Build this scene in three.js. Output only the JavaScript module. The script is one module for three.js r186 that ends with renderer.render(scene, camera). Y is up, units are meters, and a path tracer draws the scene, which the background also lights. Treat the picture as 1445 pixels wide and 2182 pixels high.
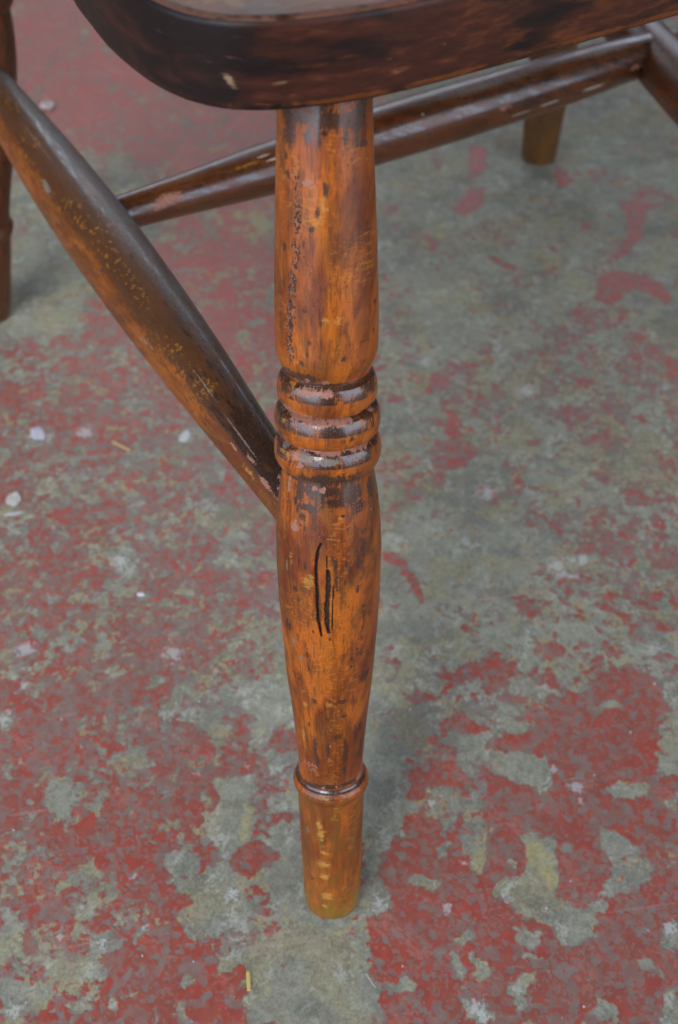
import * as THREE from 'three';
import { mergeGeometries } from 'three/addons/utils/BufferGeometryUtils.js';

// ---------------------------------------------------------------- camera, sky, sun, exposure
const scene = new THREE.Scene();
const camera = new THREE.PerspectiveCamera(40.67, 678 / 1024, 0.02, 60);
const PITCH = 44.64 * Math.PI / 180;
camera.position.set(0.0036, 0.657, 0.3726);
camera.lookAt(0.0036, 0.657 - Math.sin(PITCH), 0.3726 - Math.cos(PITCH));
camera.focus = 0.60;
camera.userData.fStop = 10;

const renderer = new THREE.WebGLRenderer({ antialias: true });
renderer.toneMapping = THREE.LinearToneMapping;
renderer.toneMappingExposure = 3.25;
renderer.shadowMap.enabled = true;

function lattice(seed) {                                     // seeded 256 x 256 table of random values
  let a = seed >>> 0;
  const t = new Float32Array(65536);
  for (let i = 0; i < 65536; i++) {
    a = (a + 0x6D2B79F5) >>> 0;
    let x = Math.imul(a ^ (a >>> 15), 1 | a);
    x = (x + Math.imul(x ^ (x >>> 7), 61 | x)) ^ x;
    t[i] = ((x ^ (x >>> 14)) >>> 0) / 4294967296;
  }
  return t;
}
const T0 = lattice(17), T1 = lattice(4711);
function vn(x, y, T = T0) {                                  // value noise, 0..1
  const xi = Math.floor(x), yi = Math.floor(y);
  let fx = x - xi, fy = y - yi;
  fx = fx * fx * (3 - 2 * fx); fy = fy * fy * (3 - 2 * fy);
  const x0 = xi & 255, x1 = (xi + 1) & 255, y0 = (yi & 255) << 8, y1 = ((yi + 1) & 255) << 8;
  const a = T[y0 | x0], b = T[y0 | x1], c = T[y1 | x0], d = T[y1 | x1];
  return a + (b - a) * fx + (c - a + (a - b - c + d) * fx) * fy;
}
function fbm(x, y, o, T = T0) {                              // 0..1, mean 0.5
  let s = 0, w = 0.5, n = 0;
  for (let i = 0; i < o; i++) { s += w * vn(x, y, T); n += w; w *= 0.55; const q = x * 1.62 - y * 1.22 + 17.3; y = x * 1.22 + y * 1.62 + 9.1; x = q; }
  return s / n;
}
const clamp = (x, a = 0, b = 1) => (x < a ? a : x > b ? b : x);
const step = (a, b, x) => { const t = clamp((x - a) / (b - a)); return t * t * (3 - 2 * t); };
const rnd = (i, j) => T1[((i & 255) << 8) | (j & 255)];

{ // soft daylight: a bright, thinly clouded sky, a little bluer towards the zenith
  const W = 256, H = 128, d = new Float32Array(W * H * 4);
  for (let j = 0; j < H; j++) for (let i = 0; i < W; i++) {
    const el = (j + 0.5) / H * Math.PI - Math.PI / 2, az = (i + 0.5) / W * Math.PI * 2, k = (j * W + i) * 4;
    const up = Math.max(0, Math.sin(el));
    const cl = fbm(4 + 2.2 * Math.cos(az) * Math.cos(el), 9 + 2.2 * Math.sin(az) * Math.cos(el) + el, 4);
    const g = (0.86 + 0.34 * up) * (0.8 + 0.4 * cl);
    const blue = 0.35 + 0.65 * step(0.62, 0.38, cl);
    let r = g * (0.96 - 0.14 * blue), gg = g * (1.0 - 0.05 * blue), b = g * (1.06 + 0.22 * blue);
    if (el < 0) { r = 0.24; gg = 0.23; b = 0.21; }
    d[k] = r; d[k + 1] = gg; d[k + 2] = b; d[k + 3] = 1;
  }
  const sky = new THREE.DataTexture(d, W, H, THREE.RGBAFormat, THREE.FloatType);
  sky.mapping = THREE.EquirectangularReflectionMapping;
  sky.magFilter = sky.minFilter = THREE.LinearFilter; sky.needsUpdate = true;
  scene.background = sky; scene.environment = sky;
}
const sun = new THREE.DirectionalLight(new THREE.Color(1.0, 0.96, 0.88), 0.5);
sun.position.set(-1.0, 2.05, 2.1); sun.target.position.set(0, 0, -0.2);
sun.castShadow = true; sun.shadow.radius = 46; sun.shadow.mapSize.set(2048, 2048);
Object.assign(sun.shadow.camera, { left: -1.2, right: 1.2, top: 1.2, bottom: -1.2, near: 0.5, far: 6 });
scene.add(sun, sun.target);

// ---------------------------------------------------------------- helpers
const solid = (m) => { m.castShadow = true; m.receiveShadow = true; return m; };
function part(name, geometry, material, parent) { const m = solid(new THREE.Mesh(geometry, material)); m.name = name; parent.add(m); return m; }
function tag(o, label, category, group) { o.userData.label = label; o.userData.category = category; if (group) o.userData.group = group; return o; }
function dataTex(data, W, H, color, repeat) {
  const t = new THREE.DataTexture(data, W, H, THREE.RGBAFormat);
  t.magFilter = THREE.LinearFilter; t.minFilter = THREE.LinearMipmapLinearFilter; t.generateMipmaps = true;
  if (repeat) t.wrapS = t.wrapT = THREE.RepeatWrapping;
  if (color) t.colorSpace = THREE.SRGBColorSpace;
  t.anisotropy = 8; t.needsUpdate = true; return t;
}
const SR = new Uint8Array(4097); for (let i = 0; i < 4097; i++) { const l = i / 4096; SR[i] = Math.round(255 * (l <= 0.0031308 ? 12.92 * l : 1.055 * Math.pow(l, 1 / 2.4) - 0.055)); }
const toS = (l) => SR[l <= 0 ? 0 : l >= 1 ? 4096 : (l * 4096) | 0];
function put3(A, k, r, g, b) { A[k] = toS(r); A[k + 1] = toS(g); A[k + 2] = toS(b); A[k + 3] = 255; }
function put1(A, k, v) { const q = clamp(v) * 255; A[k] = A[k + 1] = A[k + 2] = q; A[k + 3] = 255; }

// ---------------------------------------------------------------- added overhead boarding, unseen: blocks the sky and darkens the varnish reflections
{
  const added_roof = new THREE.Group(); added_roof.name = 'added_roof'; added_roof.userData.kind = 'structure'; added_roof.userData.label = 'added unseen boarding overhead that keeps out the sky'; scene.add(added_roof);
  const board = new THREE.MeshStandardMaterial({ color: new THREE.Color().setRGB(0.10, 0.085, 0.07), roughness: 0.9 });
  for (let i = 0; i < 28; i++) { const b = part('added_roof_board', new THREE.BoxGeometry(0.246, 0.022, 5.6), board, added_roof); b.position.set(-3.375 + i * 0.25, 2.72 + 0.004 * (i % 3), -1.3); }
}
{ // added unseen panels: they narrow the daylight and split the highlights in the varnish
  const addedWallMat = new THREE.MeshStandardMaterial({ color: new THREE.Color().setRGB(0.14, 0.125, 0.11), roughness: 0.9 });
  const added_wall = (x, z, w, d, h = 2.70) => { const g = new THREE.Group(); g.name = 'added_wall'; g.userData.kind = 'structure'; scene.add(g); const m = part('added_wall_panel', new THREE.BoxGeometry(w, h, d), addedWallMat, g); m.position.set(x, h / 2 + 0.002, z); };
  added_wall(0.38, 1.72, 1.66, 0.12); added_wall(-2.70, -1.95, 0.12, 4.3); added_wall(2.55, -2.05, 0.12, 4.1); added_wall(-0.075, -4.17, 5.13, 0.12, 1.3);
}

// ---------------------------------------------------------------- the floor: concrete with worn paint, places in millimetres (x, z)
const RED_PAINT = [
  [120,-129, 126,-127, 140,-138, 155,-139, 161,-151, 175,-160, 189,-155, 199,-138, 193,-118, 189,-95, 182,-74, 196,-81, 188,-35, 146,-35, 145,-46, 129,-40, 117,-44, 94,-40, 85,-50, 87,-67, 85,-86, 95,-84, 103,-77, 109,-71, 123,-68, 128,-78, 125,-95, 109,-98, 89,-96, 91,-104, 108,-111, 117,-113, 121,-121],
  [70,-153, 78,-161, 99,-165, 117,-156, 104,-148, 96,-138, 89,-138, 90,-150, 80,-148, 70,-141, 62,-137, 53,-132, 47,-135, 62,-140, 69,-143],
  [102,-137, 120,-137, 106,-127, 103,-130],
  [68,-127, 77,-127, 79,-119, 90,-111, 92,-108, 81,-108, 72,-113, 65,-108, 61,-116, 58,-119, 70,-122],
  [55,-96, 63,-96, 61,-92, 56,-93],
  [46,-87, 59,-89, 71,-89, 72,-84, 62,-77, 65,-71, 55,-73, 48,-64, 44,-67, 47,-75, 51,-81],
  [40,-51, 50,-60, 58,-50, 60,-43, 54,-35, 35,-35],
  [66,-40, 71,-47, 69,-35, 63,-35],
  [44,-138, 52,-133, 51,-122, 49,-122, 50,-132, 45,-135],
  [35,-41, 71,-41, 74,-30, 76,-20, 80,-16, 84,-25, 85,-41, 104,-40, 106,-28, 101,-20, 92,-14, 85,-7, 91,-3, 97,1, 101,8, 108,11, 115,12, 118,19, 124,24, 132,22, 133,16, 142,7, 144,-3, 160,-9, 166,-9, 176,-18, 187,-28, 180,10, 173,10, 171,23, 172,30, 177,30, 174,46, 165,51, 162,66, 81,66, 79,62, 73,54, 65,54, 64,60, 68,66, 25,66, 24,46, 17,39, 18,10, 29,3, 29,-5, 23,-14, 25,-24, 30,-33],
  [120,-41, 147,-41, 144,-33, 149,-26, 149,-17, 144,-3, 138,2, 130,1, 129,-5, 121,-8, 121,-20, 120,-33],
  [-37,-108, -25,-114, -21,-102, -22,-96, -32,-96, -30,-102],
  [-64,-118, -50,-121, -50,-102, -59,-104, -56,-113],
  [-57,-28, -45,-37, -33,-33, -27,-28, -39,-18, -46,-14, -56,-17],
  [-93,3, -73,-3, -77,2, -84,8, -92,7],
  [-43,6, -34,5, -28,1, -28,5, -38,6],
  [-17,45, -11,44, -6,52, -19,54],
  [-43,29, -37,29, -39,34, -44,31],
  [-115,30, -104,25, -82,21, -64,21, -59,31, -58,39, -43,39, -42,66, -89,66, -91,53, -104,35, -107,39, -101,53, -106,51, -107,39],
  [216,-566, 238,-576, 260,-566, 271,-534, 266,-525, 250,-550, 234,-547, 223,-525, 211,-534],
  [249,-679, 282,-679, 262,-642, 246,-600, 231,-593, 254,-642],
  [105,-672, 119,-702, 134,-706, 129,-672, 112,-657],
  [124,-775, 139,-775, 133,-726, 120,-718],
  [201,-742, 214,-714, 196,-699],
  [128,-600, 148,-586, 149,-573, 131,-586],
  [76,-385, 87,-401, 91,-360, 103,-355, 91,-335, 75,-333, 67,-342, 83,-355],
  [251,-467, 262,-456, 254,-411, 251,-444],
  [76,-628, 90,-614, 81,-600],
  [75,-444, 82,-439, 80,-425, 71,-433],
  [119,-212, 133,-205, 127,-197, 118,-203],
  [132,-180, 142,-174, 135,-163, 130,-170],
  [143,-216, 151,-216, 151,-209, 144,-209],
  [32,-256, 43,-254, 49,-241, 58,-221, 59,-209, 54,-214, 45,-235, 34,-249],
];
const BARE = [
  [104,-40, 113,-41, 120,-38, 121,-29, 122,-14, 118,-4, 126,1, 130,6, 138,2, 144,-3, 142,7, 133,16, 132,22, 124,24, 118,19, 115,12, 108,11, 101,8, 97,1, 91,-3, 85,-7, 92,-14, 101,-20, 106,-28],
  [147,-41, 160,-41, 164,-33, 169,-24, 176,-18, 166,-9, 160,-9, 150,-3, 143,-2, 149,-17, 149,-26, 144,-33],
  [173,10, 180,11, 177,30, 172,30, 171,23],
  [165,51, 174,46, 170,66, 162,66],
  [65,54, 73,54, 79,62, 81,66, 68,66, 64,60],
  [75,-41, 85,-41, 84,-25, 80,-16, 75,-21, 73,-30, 70,-36],
  [18,-41, 35,-41, 30,-33, 25,-24, 23,-14, 29,-5, 29,3, 21,10, 18,11],
  [89,-93, 106,-98, 124,-92, 127,-78, 123,-68, 109,-71, 103,-77, 95,-84, 86,-88],
  [24,-118, 39,-67, 38,-53, 25,-36, 18,-35, 19,-102],
  [156,-133, 170,-132, 166,-121, 156,-125],
  [157,-75, 166,-78, 181,-74, 178,-67, 165,-63, 152,-65],
  [187,-65, 193,-64, 191,-54, 186,-58],
  [147,-46, 160,-40, 148,-35, 144,-35],
  [157,31, 164,35, 163,39, 158,39],
  [127,60, 134,56, 141,57, 144,60, 139,65, 132,64],
  [94,37, 96,41, 107,38, 101,46, 97,55, 97,60, 91,58, 89,51, 93,45],
  [93,14, 101,13, 107,16, 107,23, 99,25, 93,22],
  [96,28, 105,28, 105,32, 96,34],
  [29,46, 35,42, 42,42, 43,46, 37,50, 29,50],
  [61,25, 65,27, 67,35, 67,46, 63,39, 61,34],
  [69,28, 75,31, 80,41, 76,46, 71,39],
  [65,21, 71,14, 76,17, 72,24, 66,24],
  [56,-33, 62,-36, 63,-28, 59,-26, 54,-29],
  [36,-12, 48,-14, 55,-16, 62,-11, 52,-9, 45,-9],
  [17,39, 24,46, 23,58, 17,64],
  [125,-37, 131,-34, 128,-29, 123,-30],
  [94,-26, 98,-29, 99,-21, 96,-20],
  [127,37, 123,39, 124,42],
  [138,43, 146,46, 145,48, 139,45],
  [112,8, 116,3, 122,3, 126,7, 124,11, 117,11],
  [-159,-75, -152,-74, -149,-61, -145,-51, -155,-51, -156,-61],
  [-48,-141, -43,-146, -32,-161, -26,-141, -22,-118, -43,-113, -44,-96, -55,-90, -65,-75, -48,-80, -40,-74, -43,-63, -45,-35, -66,-35, -68,-50, -64,-60, -54,-64, -66,-73, -59,-87, -50,-96, -51,-104, -46,-121],
  [-42,-96, -21,-95, -20,-87, -34,-81],
  [-29,-67, -18,-73, -18,-54, -28,-56],
  [-34,-47, -24,-47, -25,-40, -33,-42],
  [-197,-125, -188,-122, -186,-113, -191,-110, -194,-111],
  [-174,-67, -168,-64, -167,-58, -172,-60],
  [-90,-28, -81,-34, -71,-29, -74,-18, -82,-17, -88,-22],
  [-66,-41, -47,-41, -57,-26, -64,-29],
  [-90,-14, -82,-16, -73,-13, -58,-24, -56,-17, -44,-12, -34,-22, -24,-30, -16,-33, -13,2, -20,8, -28,6, -27,1, -34,-7, -47,-11, -48,3, -38,7, -54,17, -71,21, -83,10, -79,3, -73,0, -73,-4, -81,-5, -88,-11],
  [-59,31, -53,27, -48,25, -37,23, -29,18, -13,11, -2,13, 18,25, 17,66, -42,66, -43,39, -58,39],
  [-76,42, -71,38, -68,45, -73,50],
  [-174,2, -166,5, -152,-3, -140,-17, -130,-21, -133,-14, -146,-7, -163,3, -159,16, -161,27, -170,30],
  [-123,21, -118,18, -108,25, -117,28, -121,34, -113,38, -115,43, -126,44, -130,46, -134,41, -141,41, -146,37, -133,34, -125,30],
  [-115,55, -105,51, -106,58, -113,60, -114,46],
  [-167,44, -161,42, -151,46, -141,44, -141,55, -147,59, -153,66, -163,66],
  [-100,18, -93,14, -95,17, -99,19],
  [-91,8, -84,11, -87,13],
  [-132,6, -124,0, -117,-4, -124,3, -128,13],
  [-77,58, -73,54, -73,66, -77,66],
  [-92,51, -84,65, -87,65],
  [-150,-254, -140,-264, -127,-254, -130,-229, -140,-237],
  [-273,-560, -256,-600, -200,-534, -206,-497, -249,-485, -262,-497],
];
const YELLOW_PAINT = [
  [104,-40, 121,-30, 121,-14, 116,-5, 114,-14, 106,-24, 105,-33],
  [97,1, 102,2, 101,8],
  [124,23, 132,19, 131,24],
  [143,-3, 151,-3, 150,0, 143,0],
  [115,12, 117,13, 116,16],
  [43,2, 48,-5, 50,2],
  [75,-33, 84,-32, 80,-16, 76,-21],
  [161,-40, 174,-41, 177,-38, 165,-36],
  [174,-30, 186,-33, 187,-26, 175,-26],
  [166,39, 170,39, 168,48],
  [82,4, 84,7, 82,8],
  [94,27, 97,27, 96,29],
  [65,62, 72,64, 79,63, 76,66, 67,65],
  [161,-42, 176,-44, 176,-39, 169,-35, 160,-38],
  [48,-93, 56,-91, 52,-89],
  [68,-89, 72,-89, 71,-86],
  [104,-73, 108,-73, 106,-71],
  [60,-135, 63,-135, 62,-127, 60,-130],
  [125,-156, 131,-155, 128,-152],
  [162,-162, 169,-161, 166,-159],
  [167,-64, 174,-67, 172,-63],
  [-49,-60, -46,-60, -46,-35, -52,-39],
  [-120,39, -112,39, -123,45, -126,44],
  [-73,-17, -70,-16, -72,-13],
  [-110,-40, -99,-39, -100,-37, -108,-37],
  [-53,-235, -44,-235, -39,-227, -45,-220, -51,-225],
  [-68,-233, -59,-232, -64,-228],
  [-264,-883, -252,-873, -254,-857, -262,-862],
  [-174,-855, -143,-859, -110,-841, -145,-823, -160,-792, -169,-819],
  [-122,-586, -98,-583, -74,-570, -93,-556, -112,-560],
  [-245,-401, -228,-401, -222,-385, -241,-380],
  [-351,-1065, -329,-1071, -328,-1048, -347,-1042],
  [-314,-962, -290,-960, -294,-940, -308,-942],
  [-161,-734, -146,-733, -153,-718],
  [-247,-892, -237,-888, -241,-881],
  [-208,-932, -195,-922, -198,-912],
  [-265,-823, -249,-805, -246,-784],
  [-109,-657, -63,-672, -53,-635, -76,-607, -97,-628],
  [123,-267, 133,-264, 130,-258, 123,-258],
  [87,-635, 94,-628, 90,-617],
];
const WHITE_SPOTS = [
  [-212,-372,6.7], [-179,-374,5.4], [-106,-369,3.7], [146,-243,5.5], [154,-249,3.7], [162,-247,4.0], [148,-234,4.3], [157,-234,3.0], [137,-73,3.2], [139,-62,1.8], [-157,60,3.3], [-53,-6,2.7], [-106,-16,1.8], [-101,-20,1.3], [-119,24,2.2], [-140,20,1.7], [72,57,4.2], [74,61,2.8], [92,-1,2.2], [60,3,2.5], [176,14,3.9], [163,15,1.5], [126,-84,2.4], [72,-24,1.5], [56,-62,2.4], [-185,-144,3.4], [-194,-120,5.5], [-122,-217,2.4], [-77,-83,2.1], [-50,-87,1.6], [-190,-173,5.8], [-99,-168,5.2], [-139,-247,4.3], [68,-455,4.3], [142,-422,7.0], [105,-311,5.2], [25,0,4.0], [-98,15,1.9]
];
const COVERAGE = [
  [-197,-951,0.78,0.20], [-102,-783,0.72,0.30], [-272,-873,0.78,0.20], [-226,-586,0.12,0.40], [-263,-649,0.10,0.30], [-94,-586,0.70,0.40], [-147,-461,0.56,0.85], [-226,-461,0.50,0.60],
  [-95,-484,0.70,0.40], [-185,-344,0.52,0.75], [-94,-325,0.50,0.75], [-190,-266,0.58,0.70], [-110,-245,0.52,0.85], [-59,-266,0.45,0.80], [-164,-196,0.60,0.85], [-88,-166,0.56,0.95],
  [-46,-185,0.50,0.80], [-161,-110,0.64,0.75], [-97,-96,0.60,0.85], [-57,-113,0.50,0.80], [-143,-40,0.70,0.50], [-90,-20,0.72,0.40], [-151,-6,0.62,0.50], [-66,-40,0.55,0.50],
  [-89,40,0.66,0.50], [-146,40,0.45,0.60], [-54,35,0.68,0.40], [-20,35,0.10,0.30], [-1,50,0.12,0.30], [-28,-65,0.40,0.70], [98,-702,0.06,0.30], [211,-783,0.10,0.30],
  [259,-664,0.22,0.30], [70,-527,0.12,0.40], [166,-559,0.25,0.60], [238,-527,0.20,0.40], [83,-427,0.32,0.60], [151,-411,0.32,0.80], [218,-395,0.38,0.90], [94,-335,0.33,0.80],
  [157,-311,0.32,0.80], [215,-311,0.40,0.80], [57,-245,0.10,0.40], [103,-245,0.08,0.30], [188,-236,0.44,0.80], [69,-185,0.20,0.60], [128,-185,0.30,0.50], [192,-166,0.40,0.70],
  [52,-113,0.15,0.60], [39,-130,0.06,0.40], [78,-96,0.25,0.60], [146,-96,0.72,0.70], [197,-110,0.15,0.30], [57,-46,0.40,0.60], [34,-65,0.10,0.40], [84,-6,0.78,0.55],
  [145,7,0.74,0.65], [57,33,0.74,0.60], [116,45,0.60,0.70],
];
const LEG_MARKS = [
  ['d',-0.759,0.4106,2.99,7.08,1.00], ['d',-0.345,0.4094,2.94,3.80,1.00], ['d',0.088,0.4147,9.66,3.50,1.00], ['d',0.650,0.4150,7.66,4.56,1.00], ['d',-0.502,0.4155,9.58,2.21,1.00], ['b',0.900,0.4048,3.10,1.79,1.00],
  ['d',-0.008,0.4102,2.04,1.76,1.00], ['d',0.423,0.4089,1.68,3.89,1.00], ['d',0.595,0.4131,2.48,3.17,1.00], ['b',-0.844,0.4008,2.08,2.52,0.80], ['s',-0.601,0.3912,1.96,7.27,1.00], ['s',-0.572,0.3770,2.40,10.17,1.00],
  ['s',-0.601,0.3642,2.41,9.39,1.00], ['s',-0.686,0.3507,2.63,9.54,1.00], ['s',-0.717,0.3370,3.14,11.61,1.00], ['s',-0.747,0.3238,2.63,7.83,1.00], ['b',-0.904,0.3655,1.56,1.89,0.90], ['b',0.028,0.3895,1.22,2.90,0.80],
  ['b',-0.263,0.3742,1.13,1.66,1.00], ['b',-0.149,0.3807,0.87,2.57,1.00], ['b',-0.813,0.3939,1.30,2.18,0.80], ['b',-0.414,0.3685,1.13,1.86,0.70], ['p',-0.336,0.3922,1.67,1.63,1.00], ['p',-0.221,0.3906,1.36,0.54,1.00],
  ['y',-0.048,0.3839,1.23,3.65,1.00], ['y',-0.022,0.3821,1.58,0.55,1.00], ['y',-0.187,0.3776,2.77,2.21,0.90], ['o',0.166,0.3644,4.85,16.83,0.80], ['o',0.493,0.3772,2.59,9.78,0.60], ['o',0.046,0.3371,5.46,3.84,0.80],
  ['o',0.264,0.3309,3.86,8.81,0.70], ['y',-0.014,0.3387,1.46,0.96,1.00], ['y',0.240,0.3380,1.54,1.54,1.00], ['o',-0.053,0.3158,13.28,2.74,0.90], ['o',0.431,0.3136,8.90,3.55,0.80], ['r',-0.009,0.4076,15.38,10.60,0.75],
  ['r',-0.863,0.3848,6.78,22.08,0.70], ['r',-0.496,0.3608,4.36,20.71,0.60], ['r',0.680,0.3926,6.47,16.34,0.60], ['r',0.960,0.3842,4.36,29.52,0.90], ['r',0.922,0.3473,4.94,23.08,0.90], ['r',-0.990,0.3430,5.78,17.40,0.80],
  ['r',-0.122,0.3505,2.51,11.38,0.60], ['r',-0.108,0.3419,2.18,3.44,0.90], ['b',1.162,0.3412,1.76,1.56,1.00], ['b',1.100,0.3296,0.83,1.57,1.00], ['b',-0.093,0.3371,0.73,1.15,1.00], ['b',-0.400,0.3413,1.09,1.92,0.90],
  ['b',-0.330,0.3288,0.78,1.55,1.00], ['b',-0.355,0.3231,0.78,1.56,1.00], ['b',-0.487,0.3191,1.11,1.57,1.00], ['b',0.355,0.3216,1.95,1.56,0.70], ['d',-0.737,0.3120,9.08,2.83,1.00], ['d',-0.468,0.3121,5.80,2.54,1.00],
  ['d',-1.267,0.3079,2.90,2.02,1.00], ['p',-0.437,0.3110,1.11,1.13,1.00], ['p',-0.031,0.3106,1.13,1.02,1.00], ['d',-0.066,0.3090,11.51,0.91,1.00], ['d',0.787,0.3085,5.22,0.68,1.00], ['y',-0.851,0.3076,2.10,0.68,1.00],
  ['d',-0.990,0.3049,4.31,2.39,1.00], ['d',-0.719,0.3054,2.23,1.36,1.00], ['p',-0.377,0.3064,5.19,1.52,1.00], ['p',-0.013,0.3062,3.02,1.58,1.00], ['d',-0.277,0.3042,3.18,0.84,1.00], ['d',0.451,0.3058,8.63,2.03,1.00],
  ['d',1.067,0.3049,4.81,2.28,1.00], ['d',-1.073,0.2968,3.69,2.31,1.00], ['p',-0.931,0.2958,4.98,2.08,1.00], ['p',-0.570,0.2944,7.25,2.00,1.00], ['p',-0.158,0.2932,5.16,1.35,1.00], ['p',0.267,0.2935,6.40,1.39,1.00],
  ['d',0.527,0.2917,4.95,2.40,1.00], ['d',0.209,0.2909,5.56,1.59,1.00], ['d',1.087,0.2943,6.45,2.83,1.00], ['p',1.164,0.2940,2.01,1.38,1.00], ['y',-0.951,0.2908,1.54,1.03,1.00], ['d',-0.875,0.2882,1.57,1.37,1.00],
  ['d',0.474,0.2863,1.12,1.57,1.00], ['g',-0.996,0.2796,2.84,1.62,1.00], ['d',-1.082,0.2833,3.06,2.61,1.00], ['y',-1.006,0.2768,2.14,1.20,1.00], ['y',-0.845,0.2765,1.23,1.37,1.00], ['p',-0.553,0.2781,4.09,1.61,1.00],
  ['g',-0.395,0.2774,4.04,1.61,1.00], ['p',0.024,0.2796,7.69,1.00,1.00], ['p',0.740,0.2801,6.71,1.62,1.00], ['g',0.022,0.2763,4.62,1.60,1.00], ['d',0.022,0.2766,2.71,1.40,1.00], ['p',-0.527,0.2739,1.83,1.69,0.80],
  ['d',0.662,0.2779,5.84,2.04,1.00], ['d',0.394,0.2774,4.01,1.61,1.00], ['d',1.149,0.2795,4.01,2.07,1.00], ['d',-0.894,0.2739,0.61,1.20,1.00], ['d',-0.764,0.2729,0.53,1.42,1.00], ['d',-0.982,0.2746,0.61,1.03,1.00],
  ['p',-0.934,0.2608,1.06,4.13,1.00], ['d',-0.619,0.2610,2.63,6.11,1.00], ['d',0.019,0.2670,13.62,3.21,1.00], ['d',-0.082,0.2612,12.03,2.84,1.00], ['d',0.468,0.2586,7.76,5.29,1.00], ['d',1.097,0.2581,3.98,5.35,0.80],
  ['d',-0.707,0.2551,2.11,4.09,0.90], ['d',-0.421,0.2532,4.58,2.04,1.00], ['d',0.157,0.2562,5.30,2.44,1.00], ['d',0.728,0.2527,5.25,4.77,0.70], ['p',-0.262,0.2627,1.14,1.18,1.00], ['p',-0.121,0.2620,1.36,1.18,1.00],
  ['d',-0.515,0.2488,2.30,1.91,1.00], ['d',-0.646,0.2512,1.06,3.27,1.00], ['p',-0.688,0.2428,1.85,2.40,1.00], ['d',-0.482,0.2472,1.38,0.82,1.00], ['d',-0.562,0.2445,1.16,0.82,1.00], ['b',-0.464,0.2432,0.69,1.23,1.00],
  ['d',0.292,0.2498,2.06,1.22,0.80], ['y',0.243,0.2488,0.77,0.61,1.00], ['b',-0.438,0.2250,0.83,2.17,1.00], ['b',-0.570,0.2268,0.79,1.69,0.90], ['b',-0.687,0.2112,1.33,1.41,1.00], ['y',-0.378,0.2173,3.00,4.12,1.00],
  ['b',0.143,0.2258,1.20,4.34,1.00], ['b',0.158,0.2181,1.46,5.32,0.90], ['b',0.074,0.2296,1.20,1.92,0.80], ['b',0.423,0.2225,0.92,1.69,1.00], ['b',0.340,0.2263,0.63,1.45,1.00], ['b',0.579,0.2120,1.16,2.19,0.80],
  ['b',-0.974,0.1886,2.74,3.73,1.00], ['b',-0.586,0.2061,0.70,1.47,1.00], ['b',0.311,0.2176,0.63,1.45,0.80], ['g',-0.819,0.1810,1.03,2.59,1.00], ['g',-0.634,0.1733,0.90,1.99,0.80], ['g',-0.888,0.2213,0.61,3.92,0.80],
  ['y',-0.772,0.2262,1.06,3.90,0.70], ['b',0.493,0.1739,0.95,1.15,1.00], ['b',0.476,0.1697,1.05,1.44,1.00], ['b',0.941,0.1605,3.02,2.33,1.00], ['b',0.017,0.1872,0.84,1.23,1.00], ['b',-0.314,0.1906,0.70,0.98,1.00],
  ['b',-0.473,0.1766,1.05,1.98,0.80], ['b',-0.457,0.1685,0.72,1.73,0.80], ['b',0.677,0.1760,3.01,4.61,0.60], ['r',-0.555,0.2397,6.81,8.19,0.60], ['r',0.008,0.2394,9.97,7.17,0.70], ['r',-0.591,0.1981,5.31,7.36,0.80],
  ['r',0.671,0.2340,4.54,18.49,0.90], ['r',-0.794,0.2138,6.10,21.98,0.75], ['r',0.872,0.2026,5.54,22.14,0.80], ['r',-1.102,0.1103,11.13,13.69,0.70], ['r',-0.051,0.1185,8.86,10.18,0.60], ['b',0.699,0.2315,1.58,7.24,0.70],
  ['b',0.607,0.2252,2.76,7.26,0.50], ['b',0.749,0.1964,2.43,12.31,0.50], ['o',0.268,0.2052,6.39,9.75,0.60], ['o',-0.118,0.1714,10.83,7.43,0.60], ['o',-0.579,0.1281,8.11,20.28,0.50], ['o',0.454,0.1351,6.30,11.76,0.60],
  ['y',-0.008,0.1481,1.51,1.33,1.00], ['y',-0.615,0.1459,1.62,1.67,0.80], ['y',-0.808,0.1228,1.02,6.52,1.00], ['w',0.003,0.1215,0.44,0.68,0.70], ['b',-0.431,0.1201,1.23,8.29,1.00], ['b',-0.395,0.1112,1.23,5.45,1.00],
  ['b',0.454,0.1163,1.61,10.20,1.00], ['b',0.745,0.1264,2.12,7.10,0.80], ['b',0.886,0.1278,1.91,5.33,0.80], ['b',0.182,0.1273,2.26,1.77,0.90], ['b',0.854,0.1602,3.45,3.49,1.00], ['b',-0.553,0.1335,1.35,2.06,0.80],
  ['b',-0.352,0.1494,1.92,1.75,0.70], ['b',0.351,0.1401,1.92,1.34,0.80], ['b',0.299,0.1496,2.21,1.46,0.70], ['b',-0.051,0.1185,1.11,6.79,0.80], ['d',0.447,0.1046,1.48,4.17,1.00], ['p',-0.679,0.1059,4.87,4.17,0.50],
  ['b',0.875,0.1100,3.36,6.84,0.60], ['b',1.043,0.1140,2.79,10.25,0.60], ['d',-1.216,0.0924,4.43,1.48,1.00], ['d',-0.704,0.0931,4.87,1.53,1.00], ['d',-0.067,0.0946,8.13,1.49,1.00], ['d',0.619,0.0949,5.44,1.50,1.00],
  ['d',1.404,0.0919,1.81,1.00,1.00], ['d',-1.588,0.0918,3.00,1.20,1.00], ['p',-0.228,0.0937,0.70,0.90,1.00], ['p',0.192,0.0946,0.70,0.90,1.00], ['p',1.056,0.0943,2.02,1.50,1.00], ['y',-0.213,0.0888,3.72,1.01,0.80],
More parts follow.
